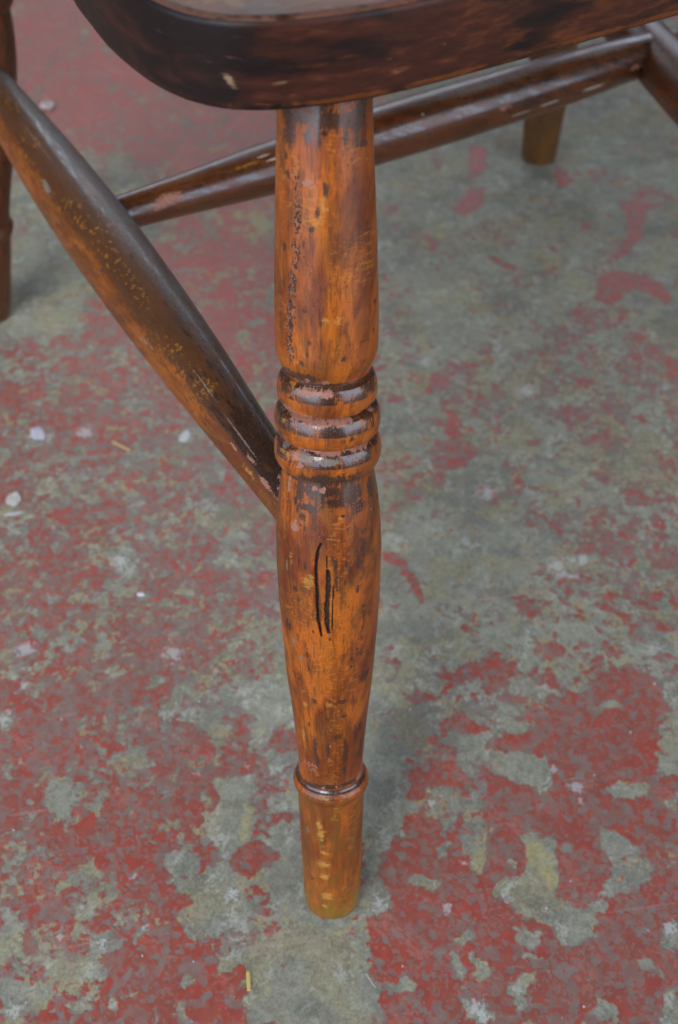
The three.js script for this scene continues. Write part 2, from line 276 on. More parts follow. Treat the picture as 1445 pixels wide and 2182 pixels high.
  ['y',-0.376,0.0698,1.51,3.01,1.00], ['y',-0.307,0.0629,2.26,3.61,0.90], ['y',-0.212,0.0510,2.16,1.40,1.00], ['y',-0.253,0.0429,3.54,2.12,0.90], ['y',-0.228,0.0344,2.42,1.75,1.00], ['y',-0.145,0.0204,2.86,2.82,1.00],
  ['y',-0.252,0.0132,1.72,1.41,1.00], ['o',-0.119,0.0134,14.74,10.94,0.90], ['o',0.209,0.0270,9.71,9.14,0.50], ['o',-0.642,0.0208,6.13,14.10,0.70], ['r',0.606,0.0671,6.55,18.08,0.60], ['r',0.735,0.0367,5.35,14.05,0.50],
  ['d',-0.719,0.0302,2.69,3.52,0.60], ['g',-0.818,0.0635,1.87,3.63,0.50],
];
const GOUGES = [
  [0.70, [-3.055,236.9855, -4.312,234.1239, -4.943,230.0247, -5.453,223.9728, -5.345,216.7173, -4.963,212.6269, -5.057,205.5533, -4.754,197.8796, -3.974,192.7778, -3.374,188.6879]],
  [1.15, [-0.147,224.0758, 0.007,218.2776, -0.247,212.1847, -0.720,204.6668, -0.801,195.6981, -0.019,190.6463]],
  [0.16, [-0.684,232.0799, -0.541,225.0801]],
  [0.20, [2.226,217.0881, 1.737,203.2376, 1.447,191.6550]],
];
const FX0 = -430, FX1 = 430, FZ0 = -1190, FZ1 = 130;         // the part of the floor with the fine texture
function maskOf(polys, W, H, blur) {                         // the shapes above as a soft-edged grid over that part
  const c = document.createElement('canvas'); c.width = W; c.height = H;
  const g = c.getContext('2d'); g.fillStyle = '#000'; g.fillRect(0, 0, W, H); g.fillStyle = '#fff';
  for (const p of polys) {
    g.beginPath();
    for (let i = 0; i < p.length; i += 2) { const x = (p[i] - FX0) / (FX1 - FX0) * W, y = (p[i + 1] - FZ0) / (FZ1 - FZ0) * H; i ? g.lineTo(x, y) : g.moveTo(x, y); }
    g.closePath(); g.fill();
  }
  const d = g.getImageData(0, 0, W, H).data; let a = new Float32Array(W * H), b = new Float32Array(W * H);
  for (let i = 0; i < W * H; i++) a[i] = d[i * 4] / 255;
  for (let pass = 0; pass < 2; pass++) {
    for (let y = 0; y < H; y++) for (let x = 0; x < W; x++) { let s = 0; for (let k = -blur; k <= blur; k++) s += a[y * W + clamp(x + k, 0, W - 1)]; b[y * W + x] = s / (2 * blur + 1); }
    for (let y = 0; y < H; y++) for (let x = 0; x < W; x++) { let s = 0; for (let k = -blur; k <= blur; k++) s += b[clamp(y + k, 0, H - 1) * W + x]; a[y * W + x] = s / (2 * blur + 1); }
  }
  return (x, z) => {
    const u = (x - FX0) / (FX1 - FX0) * W - 0.5, v = (z - FZ0) / (FZ1 - FZ0) * H - 0.5;
    if (u < 0 || v < 0 || u >= W - 1 || v >= H - 1) return 0;
    const i = u | 0, j = v | 0, fx = u - i, fy = v - j, k = j * W + i;
    return (a[k] * (1 - fx) + a[k + 1] * fx) * (1 - fy) + (a[k + W] * (1 - fx) + a[k + W + 1] * fx) * fy;
  };
}
const redMask = maskOf(RED_PAINT, 860, 1320, 1), bareMask = maskOf(BARE, 860, 1320, 1), yellowMask = maskOf(YELLOW_PAINT, 860, 1320, 1);
const coverAt = (() => {                                     // how much of the paint is left and how worn it is, smooth between the places listed
  const W = 120, H = 180, A = new Float32Array(W * H * 2);
  for (let j = 0; j < H; j++) for (let i = 0; i < W; i++) {
    const x = -700 + i / (W - 1) * 1400, z = -1500 + j / (H - 1) * 1800; let s = 0, c = 0, w = 0;
    for (const [px, pz, pc, pw] of COVERAGE) { const q = 1 / Math.pow((x - px) ** 2 + (z - pz) ** 2 * 0.6 + 300, 1.7); s += q; c += q * pc; w += q * pw; }
    A[(j * W + i) * 2] = c / s; A[(j * W + i) * 2 + 1] = w / s;
  }
  return (x, z, out) => {
    const u = clamp((x + 700) / 1400 * (W - 1), 0, W - 1.01), v = clamp((z + 1500) / 1800 * (H - 1), 0, H - 1.01), i = u | 0, j = v | 0, fx = u - i, fy = v - j;
    for (let c = 0; c < 2; c++) { const k = (j * W + i) * 2 + c; out[c] = (A[k] * (1 - fx) + A[k + 2] * fx) * (1 - fy) + (A[k + W * 2] * (1 - fx) + A[k + W * 2 + 2] * fx) * fy; }
  };
})();
let cellD = 0, cellI = 0;
function cells(x, y, seed) {                                 // distance to the nearest scattered point, and which it is
  const xi = Math.floor(x), yi = Math.floor(y); let best = 9, id = 0;
  for (let j = -1; j < 2; j++) for (let i = -1; i < 2; i++) {
    const a = xi + i, b = yi + j, dx = a + rnd(a + seed, b) - x, dy = b + rnd(a, b + seed + 57) - y, d = dx * dx + dy * dy;
    if (d < best) { best = d; id = rnd(a * 3 + seed, b * 7 + 11); }
  }
  cellD = Math.sqrt(best); cellI = id;
}
const whiteAt = (() => {                                     // splashes of white: 0 away from them, 1 in their middles
  const W = 430, H = 660, A = new Float32Array(W * H);
  for (const [sx, sz, sr] of WHITE_SPOTS) for (let j = Math.max(0, Math.floor((sz - 14 - FZ0) / 2)); j <= Math.min(H - 1, (sz + 14 - FZ0) / 2); j++) for (let i = Math.max(0, Math.floor((sx - 14 - FX0) / 2)); i <= Math.min(W - 1, (sx + 14 - FX0) / 2); i++) A[j * W + i] = Math.max(A[j * W + i], 1.6 - Math.hypot(FX0 + i * 2 - sx, FZ0 + j * 2 - sz) / sr);
  return (x, z) => { const u = (x - FX0) / 2, v = (z - FZ0) / 2; if (u < 0 || v < 0 || u >= W - 1 || v >= H - 1) return 0; const i = u | 0, j = v | 0, fx = u - i, fy = v - j, k = j * W + i; return (A[k] * (1 - fx) + A[k + 1] * fx) * (1 - fy) + (A[k + W] * (1 - fx) + A[k + W + 1] * fx) * fy; };
})();
const cw = [0, 0];
function floorAt(x, z, o) {                                  // o = r, g, b, roughness, height at a place in mm
  const wx = (fbm(x * 0.11, z * 0.11, 3) - 0.5) * 16 + (vn(x * 0.55, z * 0.55, T1) - 0.5) * 3.5, wz = (fbm(x * 0.11 + 77, z * 0.11 + 31, 3) - 0.5) * 16 + (vn(x * 0.55 + 9, z * 0.55 + 40, T1) - 0.5) * 3.5;
  coverAt(x + wx, z + wz, cw);
  let cov = cw[0], wear = cw[1];
  const mr = redMask(x + wx * 0.55, z + wz * 0.55), mb = bareMask(x + wx * 0.55, z + wz * 0.55), my = yellowMask(x + wx * 0.45, z + wz * 0.45);
  cov = cov + (Math.max(cov, 0.84) - cov) * mr; cov = cov + (0.13 + 0.10 * wear - cov) * mb;
  const big = fbm(x * 0.022 + 3, z * 0.022 + 8, 3), mid = fbm((x + wx) * 0.085, (z + wz) * 0.085, 4), fine = fbm(x * 0.42, z * 0.42, 3, T1), flk = fbm((x + wx * 0.5) * 0.24 + 13, (z + wz * 0.5) * 0.24 + 71, 3);
  const paint = cov + (big - 0.5) * 0.42 * (1 - 0.7 * Math.max(mr, mb)) + (mid - 0.5) * (0.95 - 0.45 * Math.max(mr, mb)) + (flk - 0.5) * (0.55 + 0.6 * wear - 0.3 * Math.max(mr, mb)) + (fine - 0.5) * 0.50;
  // concrete: cement paste, sand grains, pale lime bloom and old dirt
  const c1 = fbm(x * 0.03 + 50, z * 0.03, 4), c2 = fbm(x * 0.25, z * 0.25 + 70, 3, T1), c3 = vn(x * 0.9, z * 0.9), c4 = vn(x * 2.1, z * 2.1, T1);
  const lay = 0.228 * (0.52 + 0.40 * c1 + 0.56 * c2 + 0.36 * (c3 - 0.5) + 0.42 * (c4 - 0.5) + 0.05);
  let r = lay * 1.0, g = lay * 1.01, b = lay * 0.76, rough = 0.8 + 0.12 * c2, h = 0.40 + 0.10 * c3 + 0.10 * c4 + 0.12 * c2;
  const warm = step(0.52, 0.66, fbm(x * 0.045 + 200, z * 0.045 + 120, 3)); r *= 1 + 0.07 * warm; b *= 1 - 0.14 * warm;
  const bloom = step(0.54, 0.70, fbm((x + z * 0.4) * 0.10 + 11, (z - x * 0.4) * 0.06 + 23, 4)) * step(0.45, 0.62, c2 * 0.6 + c3 * 0.4);
  r += (0.40 - r) * bloom * 0.6; g += (0.41 - g) * bloom * 0.6; b += (0.345 - b) * bloom * 0.6;
  const dirt = step(0.56, 0.70, fbm(x * 0.034 + z * 0.022 + 300, z * 0.050 - x * 0.020, 5)) * (0.4 + 0.6 * c2); r *= 1 - 0.30 * dirt; g *= 1 - 0.30 * dirt; b *= 1 - 0.27 * dirt;
  // thin grey-mauve stain where paint has been worn through
  const stain = step(0.26, 0.46, paint + (c2 - 0.5) * 0.2) * (1 - 0.4 * mb);
  const sr = 0.185 * (0.75 + 0.5 * c2), sg = 0.142 * (0.75 + 0.5 * c2), sb = 0.123 * (0.75 + 0.5 * c2);
  r += (sr - r) * stain * 0.85; g += (sg - g) * stain * 0.85; b += (sb - b) * stain * 0.85; rough -= 0.08 * stain;
  // older yellow coat
  const yn = fbm(x * 0.09 + 140, z * 0.09 + 60, 4), edge = step(0.30, 0.40, paint) * step(0.52, 0.46, paint);
  const yel = Math.max(step(0.42, 0.60, my * 0.75 + (mid - 0.5) * 0.9 + (fine - 0.5) * 0.5), edge * step(0.55, 0.64, yn)) * (0.55 + 0.45 * step(0.3, 0.6, c3));
  const ys = 0.8 + 0.4 * c2; r += (0.36 * ys - r) * yel * 0.72; g += (0.315 * ys - g) * yel * 0.72; b += (0.135 * ys - b) * yel * 0.72; h += 0.08 * yel;
  // red coat with its worn spots, scuffs and scratches
  let red = step(0.46, 0.54, paint);
  if (red > 0) {
    cells((x + wx * 0.4) * 0.17, (z + wz * 0.4) * 0.17, 5); const d1 = cellD, i1 = cellI;
    cells((x + wx * 0.3) * 0.42 + 40, (z + wz * 0.3) * 0.42, 90); const d2 = cellD, i2 = cellI;
    const s1 = i1 < 0.10 + wear * 0.5 ? step(0.40, 0.32, d1 + (fine - 0.5) * 0.7 - 0.10 * wear * (0.5 + i1)) : 0, s2 = i2 < 0.12 + wear * 0.5 ? step(0.44, 0.35, d2 + (fine - 0.5) * 0.5) : 0;
    const blot = step(0.60 - 0.12 * wear, 0.68 - 0.12 * wear, fbm((x + wx) * 0.2 + 33, (z + wz) * 0.2 + 5, 4));
    const worn = clamp(Math.max(s1 * 0.9, s2 * 0.7, blot * (0.35 + 0.6 * wear), 0.06 + 0.20 * wear) * (0.8 + 0.4 * c2));
    const pr = 0.86 + 0.28 * vn(x * 0.3 + 5, z * 0.3), deep = step(0.5, 0.64, fbm(x * 0.07 + 9, z * 0.07 + 90, 3));
    let rr = (0.300 + 0.05 * deep) * pr, rg = (0.058 - 0.014 * deep) * pr, rb = (0.035 - 0.012 * deep) * pr;
    const scuff = step(0.57, 0.72, fbm((x + z) * 0.018 + 60, (x - z) * 0.06, 3)) * step(0.35, 0.7, fbm(x * 0.35 + z * 0.2, z * 0.5 - x * 0.3, 3));
    rr += (0.43 - rr) * scuff * 0.6; rg += (0.165 - rg) * scuff * 0.6; rb += (0.120 - rb) * scuff * 0.6;
    const q = 0.8 + 0.4 * c2; rr += (0.195 * q - rr) * worn; rg += (0.148 * q - rg) * worn; rb += (0.124 * q - rb) * worn;
    r += (rr - r) * red; g += (rg - g) * red; b += (rb - b) * red;
    rough += (0.52 + 0.18 * worn + 0.1 * scuff - rough) * red; h += (0.74 - 0.16 * worn + 0.05 * (fine - 0.5) - h) * red;
  }
  // fine scratches
  const sc = Math.abs(vn(x * 0.05 + z * 0.32 + 20, z * 0.02 + 7, T1) - 0.5) < 0.012 && vn(x * 0.03 + 5, z * 0.05 + 5) > 0.66 ? 0.35 : 0;
  r += (0.42 - r) * sc; g += (0.25 - g) * sc; b += (0.22 - b) * sc;
  // splashes of white
  const ws = whiteAt(x + wx * 0.2, z + wz * 0.2);
  if (ws > 0) { const m = step(0.45, 1.15, ws + (fine - 0.5) * 2.0 + (c3 - 0.5) * 1.2 + (c4 - 0.5) * 0.6) * 0.55; r += (0.50 - r) * m; g += (0.51 - g) * m; b += (0.50 - b) * m; h += 0.1 * m; }
  const gr = 0.9 + 0.2 * vn(x * 3.1, z * 3.1); // grain
  o[0] = r * gr; o[1] = g * gr; o[2] = b * gr; o[3] = rough; o[4] = h;
}
function floorMaps(x0, x1, z0, z1, W, H) {
  const C = new Uint8Array(W * H * 4), R = new Uint8Array(W * H * 4), B = new Uint8Array(W * H * 4), o = [0, 0, 0, 0, 0];
  for (let j = 0; j < H; j++) for (let i = 0; i < W; i++) {
    floorAt(x0 + (i + 0.5) / W * (x1 - x0), z1 - (j + 0.5) / H * (z1 - z0), o);
    const k = (j * W + i) * 4; put3(C, k, o[0], o[1], o[2]); put1(R, k, o[3]); put1(B, k, o[4]);
  }
  return new THREE.MeshStandardMaterial({ map: dataTex(C, W, H, true), roughnessMap: dataTex(R, W, H), bumpMap: dataTex(B, W, H), bumpScale: 0.0012 });
}
{
  const floor = new THREE.Group(); floor.name = 'floor'; floor.userData.kind = 'structure'; scene.add(floor);
  floor.userData.label = 'grey concrete floor with worn and flaking red paint';
  const sheet = (x0, x1, z0, z1, U) => {                     // flat quad, uv from the texture's own rectangle U
    const g = new THREE.BufferGeometry(), c = [[x0, z1], [x1, z1], [x1, z0], [x0, z0]];
    g.setAttribute('position', new THREE.Float32BufferAttribute(c.flatMap(([x, z]) => [x / 1000, 0, z / 1000]), 3));
    g.setAttribute('normal', new THREE.Float32BufferAttribute(c.flatMap(() => [0, 1, 0]), 3));
    g.setAttribute('uv', new THREE.Float32BufferAttribute(c.flatMap(([x, z]) => [(x - U[0]) / (U[1] - U[0]), (U[3] - z) / (U[3] - U[2])]), 2));
    g.setIndex([0, 1, 2, 0, 2, 3]); return g;
  };
  const U = [FX0, FX1, FZ0, FZ1], V = [-3000, 3000, -3600, 2400];
  part('concrete_surface', sheet(FX0, FX1, FZ0, FZ1, U), floorMaps(...U, 2048, 2048), floor);
  const outer = floorMaps(...V, 1024, 1024), B = 9000;
  for (const t of [outer.map, outer.roughnessMap, outer.bumpMap]) t.wrapS = t.wrapT = THREE.MirroredRepeatWrapping;
  part('concrete_surface', mergeGeometries([sheet(-B, FX0, -B, B, V), sheet(FX1, B, -B, B, V), sheet(FX0, FX1, FZ1, B, V), sheet(FX0, FX1, -B, FZ0, V)]), outer, floor);
}

// ---------------------------------------------------------------- turned wood
const D2 = Math.PI * 2;
function radiusAt(P, t) { let i = 1; while (i < P.length - 1 && P[i][0] < t) i++; const [a, ra] = P[i - 1], [b, rb] = P[i]; return ra + (rb - ra) * clamp((t - a) / (b - a)); }
function lathe(P, L, nFront, nBack, dt, dent) {              // a turned piece along +y; angle 0 faces +z; u runs once round, v along
  const ang = []; for (let i = 0; i < nBack / 2; i++) ang.push(-Math.PI + i / (nBack / 2) * Math.PI / 2);
  for (let i = 0; i < nFront; i++) ang.push(-Math.PI / 2 + i / nFront * Math.PI);
  for (let i = 0; i <= nBack / 2; i++) ang.push(Math.PI / 2 + i / (nBack / 2) * Math.PI / 2);
  const n = ang.length, ts = [...new Set([...Array.from({ length: Math.ceil(L / dt) + 1 }, (_, i) => Math.min(L, i * dt)), ...P.map((p) => p[0])])].filter((t) => t >= 0 && t <= L).sort((a, b) => a - b);
  const pos = [], uv = [], idx = [];
  ts.forEach((t) => { const r0 = radiusAt(P, t); for (const a of ang) { const r = r0 + (dent ? dent(a, t, r0) : 0); pos.push(r * Math.sin(a), t, r * Math.cos(a)); uv.push((a + Math.PI) / D2, t / L); } });
  for (let j = 0; j < ts.length - 1; j++) for (let i = 0; i < n - 1; i++) { const k = j * n + i; idx.push(k, k + 1, k + n, k + 1, k + n + 1, k + n); }
  const cap = (j, up) => { const c = pos.length / 3; pos.push(0, ts[j], 0); uv.push(0.5, up ? 1 : 0); for (let i = 0; i < n - 1; i++) up ? idx.push(c, j * n + i, j * n + i + 1) : idx.push(c, j * n + i + 1, j * n + i); };
  const g = new THREE.BufferGeometry();
  cap(0, false); cap(ts.length - 1, true);
  g.setAttribute('position', new THREE.Float32BufferAttribute(pos, 3)); g.setAttribute('uv', new THREE.Float32BufferAttribute(uv, 2)); g.setIndex(idx);
  g.computeVertexNormals();
  const N = g.attributes.normal;                             // close the seam at the back
  for (let j = 0; j < ts.length; j++) { const a = j * n, b = j * n + n - 1, v = new THREE.Vector3(N.getX(a) + N.getX(b), N.getY(a) + N.getY(b), N.getZ(a) + N.getZ(b)).normalize(); N.setXYZ(a, v.x, v.y, v.z); N.setXYZ(b, v.x, v.y, v.z); }
  return g;
}
function smoothProfile(P, n = 160) { const c = new THREE.SplineCurve(P.map(([t, r]) => new THREE.Vector2(t, r * 6))); return c.getPoints(n).map((p) => [p.x, p.y / 6]); }

// colour, roughness and relief of old varnished beech. s across the grain and t along it are in mm
function woodMaps({ W, H, L, prof, seed, pal, dark, marks = [], gouges = [], speck = 1, matteGrey, zone, flecks = 0.26, low, coat, rough0 = 0.34, side }) {
  const kinds = 'dbspyorwg', F = {}; for (const k of kinds) F[k] = new Float32Array(W * H);
  const Lm = L * 1000, rows = new Float32Array(H); for (let j = 0; j < H; j++) rows[j] = radiusAt(prof, (j + 0.5) / H * L) * 1000;
  for (const [k, ph, t, rs0, rt0, st0] of marks) {
    const small = k === 'd' && rs0 < 3.2 && rt0 < 6, rs = rs0 * (small ? 0.8 : 1), rt = rt0 * (small ? 0.72 : 1), st = st0 * (small ? 0.9 : 1);
    const j0 = Math.max(0, Math.floor((t * 1000 - rt * 1.8) / Lm * H)), j1 = Math.min(H - 1, Math.ceil((t * 1000 + rt * 1.8) / Lm * H));
    for (let j = j0; j <= j1; j++) {
      const r = rows[j], da = rs * 1.8 / r, i0 = Math.floor((ph - da + Math.PI) / D2 * W), i1 = Math.ceil((ph + da + Math.PI) / D2 * W), dy = ((j + 0.5) / H * Lm - t * 1000) / rt;
      for (let i = i0; i <= i1; i++) { const dx = (((i + 0.5) / W * D2 - Math.PI) - ph) * r / rs, v = st * (1.5 - Math.sqrt(dx * dx + dy * dy)); const q = j * W + ((i % W) + W) % W; if (v > F[k][q]) F[k][q] = v; }
    }
  }
  const C = new Uint8Array(W * H * 4), R = new Uint8Array(W * H * 4), B = new Uint8Array(W * H * 4), K = new Uint8Array(W * H * 4), z = seed * 13.7;
  for (let j = 0; j < H; j++) {
    const t = (j + 0.5) / H * Lm, rad = rows[j];
    for (let i = 0; i < W; i++) {
      const q = j * W + i, a = (i + 0.5) / W * D2 - Math.PI, s = side ? i / W * side : a * Math.min(rad, 22), k = q * 4;
      // the noise closes round the piece because it is taken on a circle
      const X = side ? s : 17 * Math.sin(a), Z = side ? 0 : 17 * Math.cos(a), S = X + Z * 0.37 + z, S2 = Z - X * 0.29 + z * 1.7;
      const broad = fbm(S * 0.11, t * 0.035 + S2 * 0.06, 4), mid = fbm(S * 0.33 + 7, t * 0.11 + S2 * 0.2, 4, T1), grain = fbm(S * 2.4, t * 0.13 + S2 * 0.5, 3), thread = vn(S * 6.5 + S2 * 3, t * 0.4, T1), fine = fbm(S * 1.55 + t * 0.45 + 5, t * 1.15 - S * 0.5 + S2, 4, T1), pit = vn(S * 3.4 + 90, t * 2.0 + S2 * 2);
      const pore = step(0.66, 0.84, vn(S * 4.6 + S2 * 2.1 + 77, t * 0.55 + 3)) * (0.35 + 0.65 * step(0.40, 0.60, vn(S * 0.3 + 64, t * 0.12 + 5, T1)));
      let m1 = step(0.36, 0.64, broad), m2 = step(0.47, 0.66, mid), m3 = step(0.56, 0.68, fbm(S * 0.16 + 60, t * 0.05 + S2 * 0.1 + 20, 3, T1));
      m2 = Math.max(m2 * 0.7, clamp(F.o[q] + (mid - 0.5) * 1.4) * 0.6); m3 = Math.max(m3 * 0.8, clamp(F.r[q] + (mid - 0.5) * 1.3 + (grain - 0.5) * 0.9) * 0.95);
      let r = pal[0][0], g = pal[0][1], b = pal[0][2];
      const mixc = (c, m) => { r += (c[0] - r) * m; g += (c[1] - g) * m; b += (c[2] - b) * m; };
      mixc(pal[1], m1); mixc(pal[2], m2 * 0.55); mixc(pal[3], m3 * 0.7);
      const lines = step(0.52, 0.72, vn(S * 2.1 + S2 * 1.1 + 12, t * 0.10 + 4)) * step(0.42, 0.6, vn(S * 0.4 + 22, t * 0.06 + 14, T1));
      const f = (0.70 + 0.34 * grain + 0.26 * thread) * (1 - 0.30 * lines * speck) * (1 - 0.34 * pore); r *= f; g *= f; b *= f;
      const smut = step(0.57, 0.72, fbm(S * 0.9 + 31, t * 0.16 + S2 * 0.4, 4)) * 0.5 * speck; mixc(pal[4], smut);
      if (low) { const lw = low(t); mixc([0.15, 0.056, 0.008], step(0.26, 0.74, lw[0] + (mid - 0.5) * 0.6 + (grain - 0.5) * 0.7) * 0.8); mixc([0.20, 0.112, 0.014], step(0.40, 0.65, lw[1] + (mid - 0.5) * 0.8 + (grain - 0.5) * 0.4) * 0.75); }
      // ray flecks, short and bright across the grain
      const fl = step(0.70, 0.80, vn(S * 0.75 + 40, t * 1.55 + Math.cos(S * 0.6) * 0.9, T1)) * step(0.50, 0.60, vn(S * 0.14 + 9, t * 0.05 + 3)); mixc(pal[5], fl * flecks);
      if (zone) { const zz = zone(a, t), m = step(0.36, 0.62, zz + (mid - 0.5) * 0.3 + (fine - 0.5) * 0.5 + (grain - 0.5) * 0.3); mixc([0.050 + 0.03 * fine, 0.022 + 0.01 * fine, 0.010], m * 0.85); const g2 = step(0.60, 0.72, vn(S * 0.55 + t * 0.22, t * 0.42 - S * 0.4 + 33, T1)) * step(0.46, 0.58, fine) * step(0.1, 0.5, zz) * step(0.40, 0.62, vn(S * 0.13 + 51, t * 0.035 + 8)); mixc([0.40, 0.17, 0.02], g2 * 0.6); }
      let ro = rough0 + 0.10 * mid + 0.06 * thread, h = 0.6 + 0.10 * thread + 0.10 * grain;
      // old dark varnish, broken at its edges
      const d0 = F.d[q], dk = Math.max(d0 > 0 ? step(0.36, 0.74, d0 + (fine - 0.5) * 1.1 + (grain - 0.5) * 0.8 + (mid - 0.5) * 0.5) : 0, dark ? step(0.43, 0.60, dark(a, t) + (mid - 0.5) * 0.75 + (fine - 0.5) * 0.45 + (grain - 0.5) * 0.5) : 0);
      mixc([0.020 + 0.024 * fine, 0.012 + 0.010 * fine, 0.009 + 0.006 * fine], dk * 0.9); ro += (0.17 + 0.12 * fine - ro) * dk * 0.8; h += 0.05 * dk;
      if (F.b[q] > 0) { const m = step(0.42, 0.84, F.b[q] + (fine - 0.5) * 1.2 + (grain - 0.5) * 1.0); mixc([0.040, 0.016, 0.007], m * 0.85); ro += 0.15 * m; h -= 0.1 * m; }
      // crumbly dark seam: pits and pale dust together
      if (F.s[q] > 0) { const e = F.s[q] + (fine - 0.5) * 1.0; const sd = step(0.62, 0.9, e) * step(0.44, 0.56, vn(S * 2.1 + 3, t * 0.9 + 50)); mixc([0.022, 0.014, 0.010], sd * 0.9); const sp = step(0.7, 1.0, e) * step(0.70, 0.80, vn(S * 2.6 + 13, t * 1.9 + 5, T1)); mixc([0.26, 0.17, 0.12], sp * 0.75); ro += 0.4 * Math.max(sd, sp); h -= 0.4 * sd; }
      if (F.y[q] > 0) { const m = step(0.50, 0.85, F.y[q] + (fine - 0.5) * 1.1 + (vn(S * 0.5 + 8, t * 2.4, T1) - 0.5) * 1.3); mixc([0.46, 0.23, 0.035], m * (t < 85 ? 0.7 : 0.5)); ro += 0.2 * m; h -= 0.08 * m; }
      if (F.p[q] > 0) { const m = step(0.50, 0.62, F.p[q] + (fine - 0.5) * 1.7 + (mid - 0.5) * 0.8); mixc([0.24 + 0.16 * fine, 0.095 + 0.09 * fine, 0.060 + 0.06 * fine], m * 0.9); ro += (0.6 - ro) * m; h -= 0.10 * m; }
      if (F.g[q] > 0) { const m = step(0.46, 0.62, F.g[q] + (fine - 0.5) * 1.2); mixc([0.17, 0.145, 0.115], m * 0.85); ro += 0.25 * m; }
      if (F.w[q] > 0) { const m = step(0.46, 0.60, F.w[q] + (fine - 0.5) * 0.6); mixc([0.55, 0.50, 0.42], m * 0.85); ro += 0.25 * m; }
      const ps = step(0.80, 0.90, pit) * step(0.45, 0.62, vn(S * 0.2 + 70, t * 0.09)) * speck; mixc([0.03, 0.014, 0.008], ps * 0.6); h -= 0.35 * ps; ro += 0.2 * ps;
      const wsp = vn(S * 1.7 + 170, t * 1.7 + S2, T1) > 0.972 ? 0.5 * speck : 0; mixc([0.42, 0.34, 0.22], wsp);
      if (matteGrey) { const m = matteGrey(a, t) * step(0.40, 0.64, fine * 0.8 + mid * 0.4 - 0.06); mixc([0.115, 0.112, 0.10], m); ro += (0.62 - ro) * m; }  // matt grey mixed in by angle and length, rougher where it lies
      for (const G of gouges) { const dg = G(a * rad, t); if (dg > 0) { const m = step(0.06, 0.40, dg + (fine - 0.5) * 0.4); mixc([0.012 + 0.03 * step(0.55, 0.75, fine), 0.011 + 0.026 * step(0.55, 0.75, fine), 0.011 + 0.024 * step(0.55, 0.75, fine)], m * 0.95); ro += (0.65 - ro) * m; } }
      put3(C, k, r, g, b); put1(R, k, ro); put1(B, k, h); put1(K, k, clamp((0.2 + 0.65 * dk) * clamp((0.62 - ro) * 4)));
    }
  }
  return [C, R, B, W, H, K];
}
function woodMaterial(o) {
  const [C, R, B, W, H, K] = woodMaps(o);
  return new THREE.MeshPhysicalMaterial({ ...(o.coat ? { clearcoat: 1, clearcoatRoughness: 0.13, clearcoatMap: dataTex(K, W, H, false, true) } : {}), map: dataTex(C, W, H, true, true), roughnessMap: dataTex(R, W, H, false, true), bumpMap: dataTex(B, W, H, false, true), bumpScale: o.bump ?? 0.0003, specularIntensity: 0.9 });
}
function gougeField([w, p]) {                                // how deep inside the groove a place (mm) lies, 0 outside, 1 in the middle
  let x0 = 1e9, x1 = -1e9, y0 = 1e9, y1 = -1e9; for (let i = 0; i < p.length; i += 2) { x0 = Math.min(x0, p[i]); x1 = Math.max(x1, p[i]); y0 = Math.min(y0, p[i + 1]); y1 = Math.max(y1, p[i + 1]); }
  return (s, t) => {
    if (s < x0 - 3 || s > x1 + 3 || t < y0 - 3 || t > y1 + 3) return 0;
    let best = 1e9; for (let i = 0; i < p.length - 2; i += 2) { const ax = p[i], ay = p[i + 1], bx = p[i + 2] - ax, by = p[i + 3] - ay, q = clamp(((s - ax) * bx + (t - ay) * by) / (bx * bx + by * by)); best = Math.min(best, Math.hypot(s - ax - bx * q, t - ay - by * q)); }
    const end = clamp(Math.min(t - y0, y1 - t) / 9 + 0.25), ww = w * (0.45 + 0.75 * end) * (0.55 + 0.5 * vn(s * 0.4 + 5, t * 0.35) + 0.45 * vn(s * 0.9 + 15, t * 1.3));
    return clamp(1 - best / ww);
  };
}
const ring = (c, h, rg, R) => Array.from({ length: 15 }, (_, i) => { const x = -1 + i / 7; return [c + h * x * 0.995, rg + (R - rg) * Math.sqrt(Math.max(0, 1 - x * x))]; });
const LEG = 0.432;
const legProfile = [[0, 0.0100], [0.0012, 0.0124], [0.003, 0.0136], [0.006, 0.0143], [0.0115, 0.0147], [0.0335, 0.0153], [0.060, 0.0159], [0.0815, 0.0164],
  [0.0826, 0.0166], [0.0838, 0.0175], [0.0852, 0.0182], [0.0870, 0.0186], [0.0888, 0.0183], [0.0902, 0.0175], [0.0912, 0.0164], [0.0920, 0.0158],
  ...smoothProfile([[0.0930, 0.0156], [0.1004, 0.0157], [0.1080, 0.0162], [0.1282, 0.0178], [0.1498, 0.0199], [0.1745, 0.0216], [0.1947, 0.0227], [0.2145, 0.0233], [0.2287, 0.0232], [0.2427, 0.0223], [0.2555, 0.0208], [0.2625, 0.0198], [0.2652, 0.0195]], 70),
  ...ring(0.2725, 0.0070, 0.0196, 0.0228), ...ring(0.2868, 0.0070, 0.0192, 0.0224), ...ring(0.3010, 0.0070, 0.0180, 0.0209),
  [0.3084, 0.0175], [0.3094, 0.0177], [0.3108, 0.0185], [0.3130, 0.0195], [0.3148, 0.0202], [0.3163, 0.02065], [0.3185, 0.0209],
  ...smoothProfile([[0.3205, 0.0210], [0.333, 0.0211], [0.3449, 0.0208], [0.3695, 0.0199], [0.3926, 0.0189], [0.4139, 0.0181], [0.432, 0.0177]], 30)];
const plainProfile = [[0, 0.0142], [0.0008, 0.0152], [0.002, 0.0157], [0.006, 0.0160], ...smoothProfile([[0.0115, 0.0163], [0.05, 0.0178], [0.10, 0.0197], [0.17, 0.0216], [0.24, 0.0218], [0.33, 0.0195], [0.432, 0.0165]], 40)];
const V3 = (x, y, z) => new THREE.Vector3(x, y, z);
